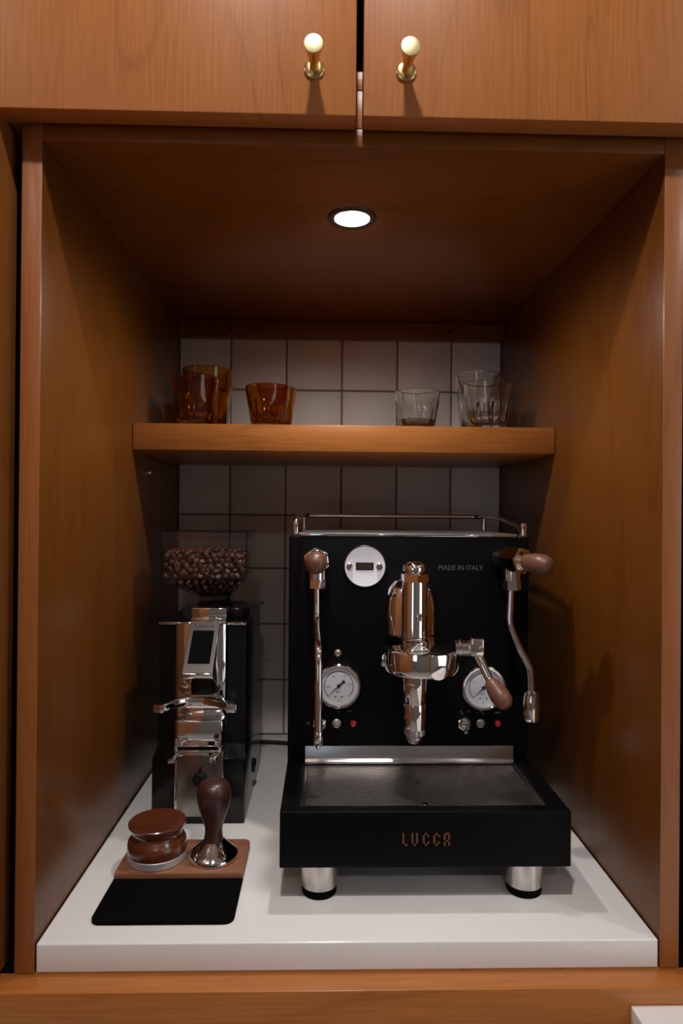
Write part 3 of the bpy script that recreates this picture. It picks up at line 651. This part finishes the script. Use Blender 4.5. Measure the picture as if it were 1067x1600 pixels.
bf = loft([(nx0+.004, nx1-.004, ny0+.004, ny1-.004, .2900), (nx0+.004, nx1-.004, ny0+.006, ny1-.004, .2970), (hx0+.0115, hx1-.0115, hy0+.0115, hy1-.004, hz0+.002), (hx0+.0115, hx1-.0115, hy0+.0115, hy1-.004, .3555)])
obj('coffee_beans', G().add(*bf), M_beand, None, (.1055, .35, .29), 'dark mass of coffee beans deep inside the grinder hopper', 'coffee beans', None, 'stuff')

# ------------------------------------------------------------------ power cord
obj('power_cord', G().tube([(.115, .4655, .020), (.118, .490, .016), (.130, .530, .0075), (.155, .553, .0060), (.185, .556, .0045), (.215, .552, .0042), (.27, .546, .0042), (.34, .540, .0042), (.38, .520, .012), (.39, .4655, .060)], .0038, 12, 8), M_blackm, None, (.2, .54, 0), 'black power cord lying behind the grinder and espresso machine', 'cord')

# ------------------------------------------------------------------ tamping mat with tools
tm = thing('tamping_mat', 'black tamping mat with a walnut strip on the worktop', 'tamping mat', (.115, .11, 0))
def rrect(x0, x1, y0, y1, r_, corners):
    pts = []
    for (cx, cy, a), on in zip(((x0+r_, y0+r_, 180), (x1-r_, y0+r_, 270), (x1-r_, y1-r_, 0), (x0+r_, y1-r_, 90)), corners):
        if on: pts += [(cx+r_*math.cos(math.radians(a+15*k)), cy+r_*math.sin(math.radians(a+15*k))) for k in range(7)]
        else: pts.append({180: (x0, y0), 270: (x1, y0), 0: (x1, y1), 90: (x0, y1)}[a])
    return pts
obj('mat', G().prism(rrect(.0415, .1868, .0290, .1100, .010, (1, 1, 0, 0)), 'Z', 0, .0042, bev=.0007), M_rubber, tm, label='black rubber front of the mat')
obj('wood_strip', G().prism(rrect(.0415, .1868, .1085, .1880, .008, (0, 0, 1, 1)), 'Z', 0, .0100, bev=.0012), M_walnut, tm, label='walnut strip at the back of the mat')
cx, cy, z0 = .0815, .1440, .0102
ds = thing('coffee_distributor', 'reddish wooden coffee distributor with a metal base ring', 'distributor', (cx, cy, z0))
obj('base_ring', G().lathe([(.0328, 0), (.0340, .0008), (.0340, .0082), (.0332, .0090)], (cx, cy, z0), (0, 0, 1), 64), M_alu, ds)
obj('body', G().lathe([(.0330, .0088), (.0340, .0096), (.0343, .0130), (.0342, .0185), (.0334, .0225), (.0318, .0252), (.0298, .0272), (.0288, .0292), (.0286, .0318), (.0296, .0352), (.0320, .0385), (.0332, .0405), (.0333, .0425), (.0324, .0435), (.0300, .0432), (.0150, .0422), (0, .0418)], (cx, cy, z0), (0, 0, 1), 64), M_rose, ds)
cx, cy = .1475, .1450
tp = thing('tamper', 'dark pear-handled tamper with a flared chrome base', 'tamper', (cx, cy, z0))
obj('base', G().lathe([(.0280, 0), (.0292, .0008), (.0292, .0048), (.0284, .0060), (.0235, .0095), (.0170, .0155), (.0130, .0190), (.0118, .0200), (0, .0200)], (cx, cy, z0), (0, 0, 1), 64), M_chrome, tp)
obj('handle', G().lathe([(.0108, .0198), (.0114, .0210), (.0108, .0250), (.0102, .0300), (.0106, .0360), (.0128, .0440), (.0160, .0530), (.0186, .0620), (.0200, .0700), (.0203, .0760), (.0192, .0825), (.0160, .0875), (.0105, .0902), (.0045, .0910), (0, .0910)], (cx, cy, z0), (0, 0, 1), 48), M_darkwood, tp)

# ------------------------------------------------------------------ glasses on the shelf
def tumbler(x, y, rt, h, m, label, grp, rot=0):
    z0 = .5456; n = 60; nf = 10; rb = rt*.74; t = .0024; v = []; fs = []
    rows = [(0, rb*.95, 1), (.003, rb, 1), (h*.25, rb+(rt-rb)*.28, 1), (h*.48, rb+(rt-rb)*.55, 1), (h*.62, rb+(rt-rb)*.70, .75), (h*.72, rb+(rt-rb)*.80, .2), (h*.80, rb+(rt-rb)*.86, 0), (h*.985, rt, 0), (h, rt-t*.35, 0)]
    rows += [(h, rt-t*.8, 0), (h*.985, rt-t, 0), (h*.7, rb+(rt-rb)*.76-t, 0), (h*.3, rb+(rt-rb)*.33-t*1.2, 0), (h*.19, rb*.80, 0), (h*.165, rb*.5, 0)]
    for (z, rr, fa) in rows:
        for k in range(n):
            a = 2*PI*k/n; seg = 2*PI/nf; loc = ((a+seg/2) % seg)-seg/2
            q = rr*(1-fa)+fa*rr*math.cos(seg/2)/math.cos(loc) if fa else rr
            v.append((x+q*math.cos(a+rot), y+q*math.sin(a+rot), z0+z))
    for i in range(len(rows)-1):
        for k in range(n): k2 = (k+1) % n; fs.append((i*n+k, i*n+k2, (i+1)*n+k2, (i+1)*n+k))
    fs.append(tuple(range(n-1, -1, -1))); fs.append(tuple((len(rows)-1)*n+k for k in range(n)))
    obj('tumbler', G().add(v, fs), m, None, (x, y, z0), label, 'glass', grp, sharp=28)
tumbler(.0790, .470, .0428, .111, M_amber, 'tall amber tumbler at the back of the shelf near the left wall', 'amber tumblers')
tumbler(.0760, .376, .0352, .0790, M_amber, 'amber tumbler nearest the left wall, in front of a taller one', 'amber tumblers', .1)
tumbler(.1870, .376, .0346, .0665, M_amber, 'short amber tumbler in front, right of the left-wall pair', 'amber tumblers', .2)
tumbler(.1945, .449, .0335, .0775, M_amber, 'amber tumbler half hidden behind the short amber one', 'amber tumblers')
tumbler(.4180, .380, .0356, .0620, M_clear, 'short clear tumbler standing alone on the shelf', 'clear tumblers', .15)
tumbler(.5280, .380, .0376, .0760, M_clear, 'clear tumbler in front near the right wall', 'clear tumblers', .05)
tumbler(.5355, .472, .0392, .1090, M_clear, 'taller clear tumbler behind another near the right wall', 'clear tumblers')
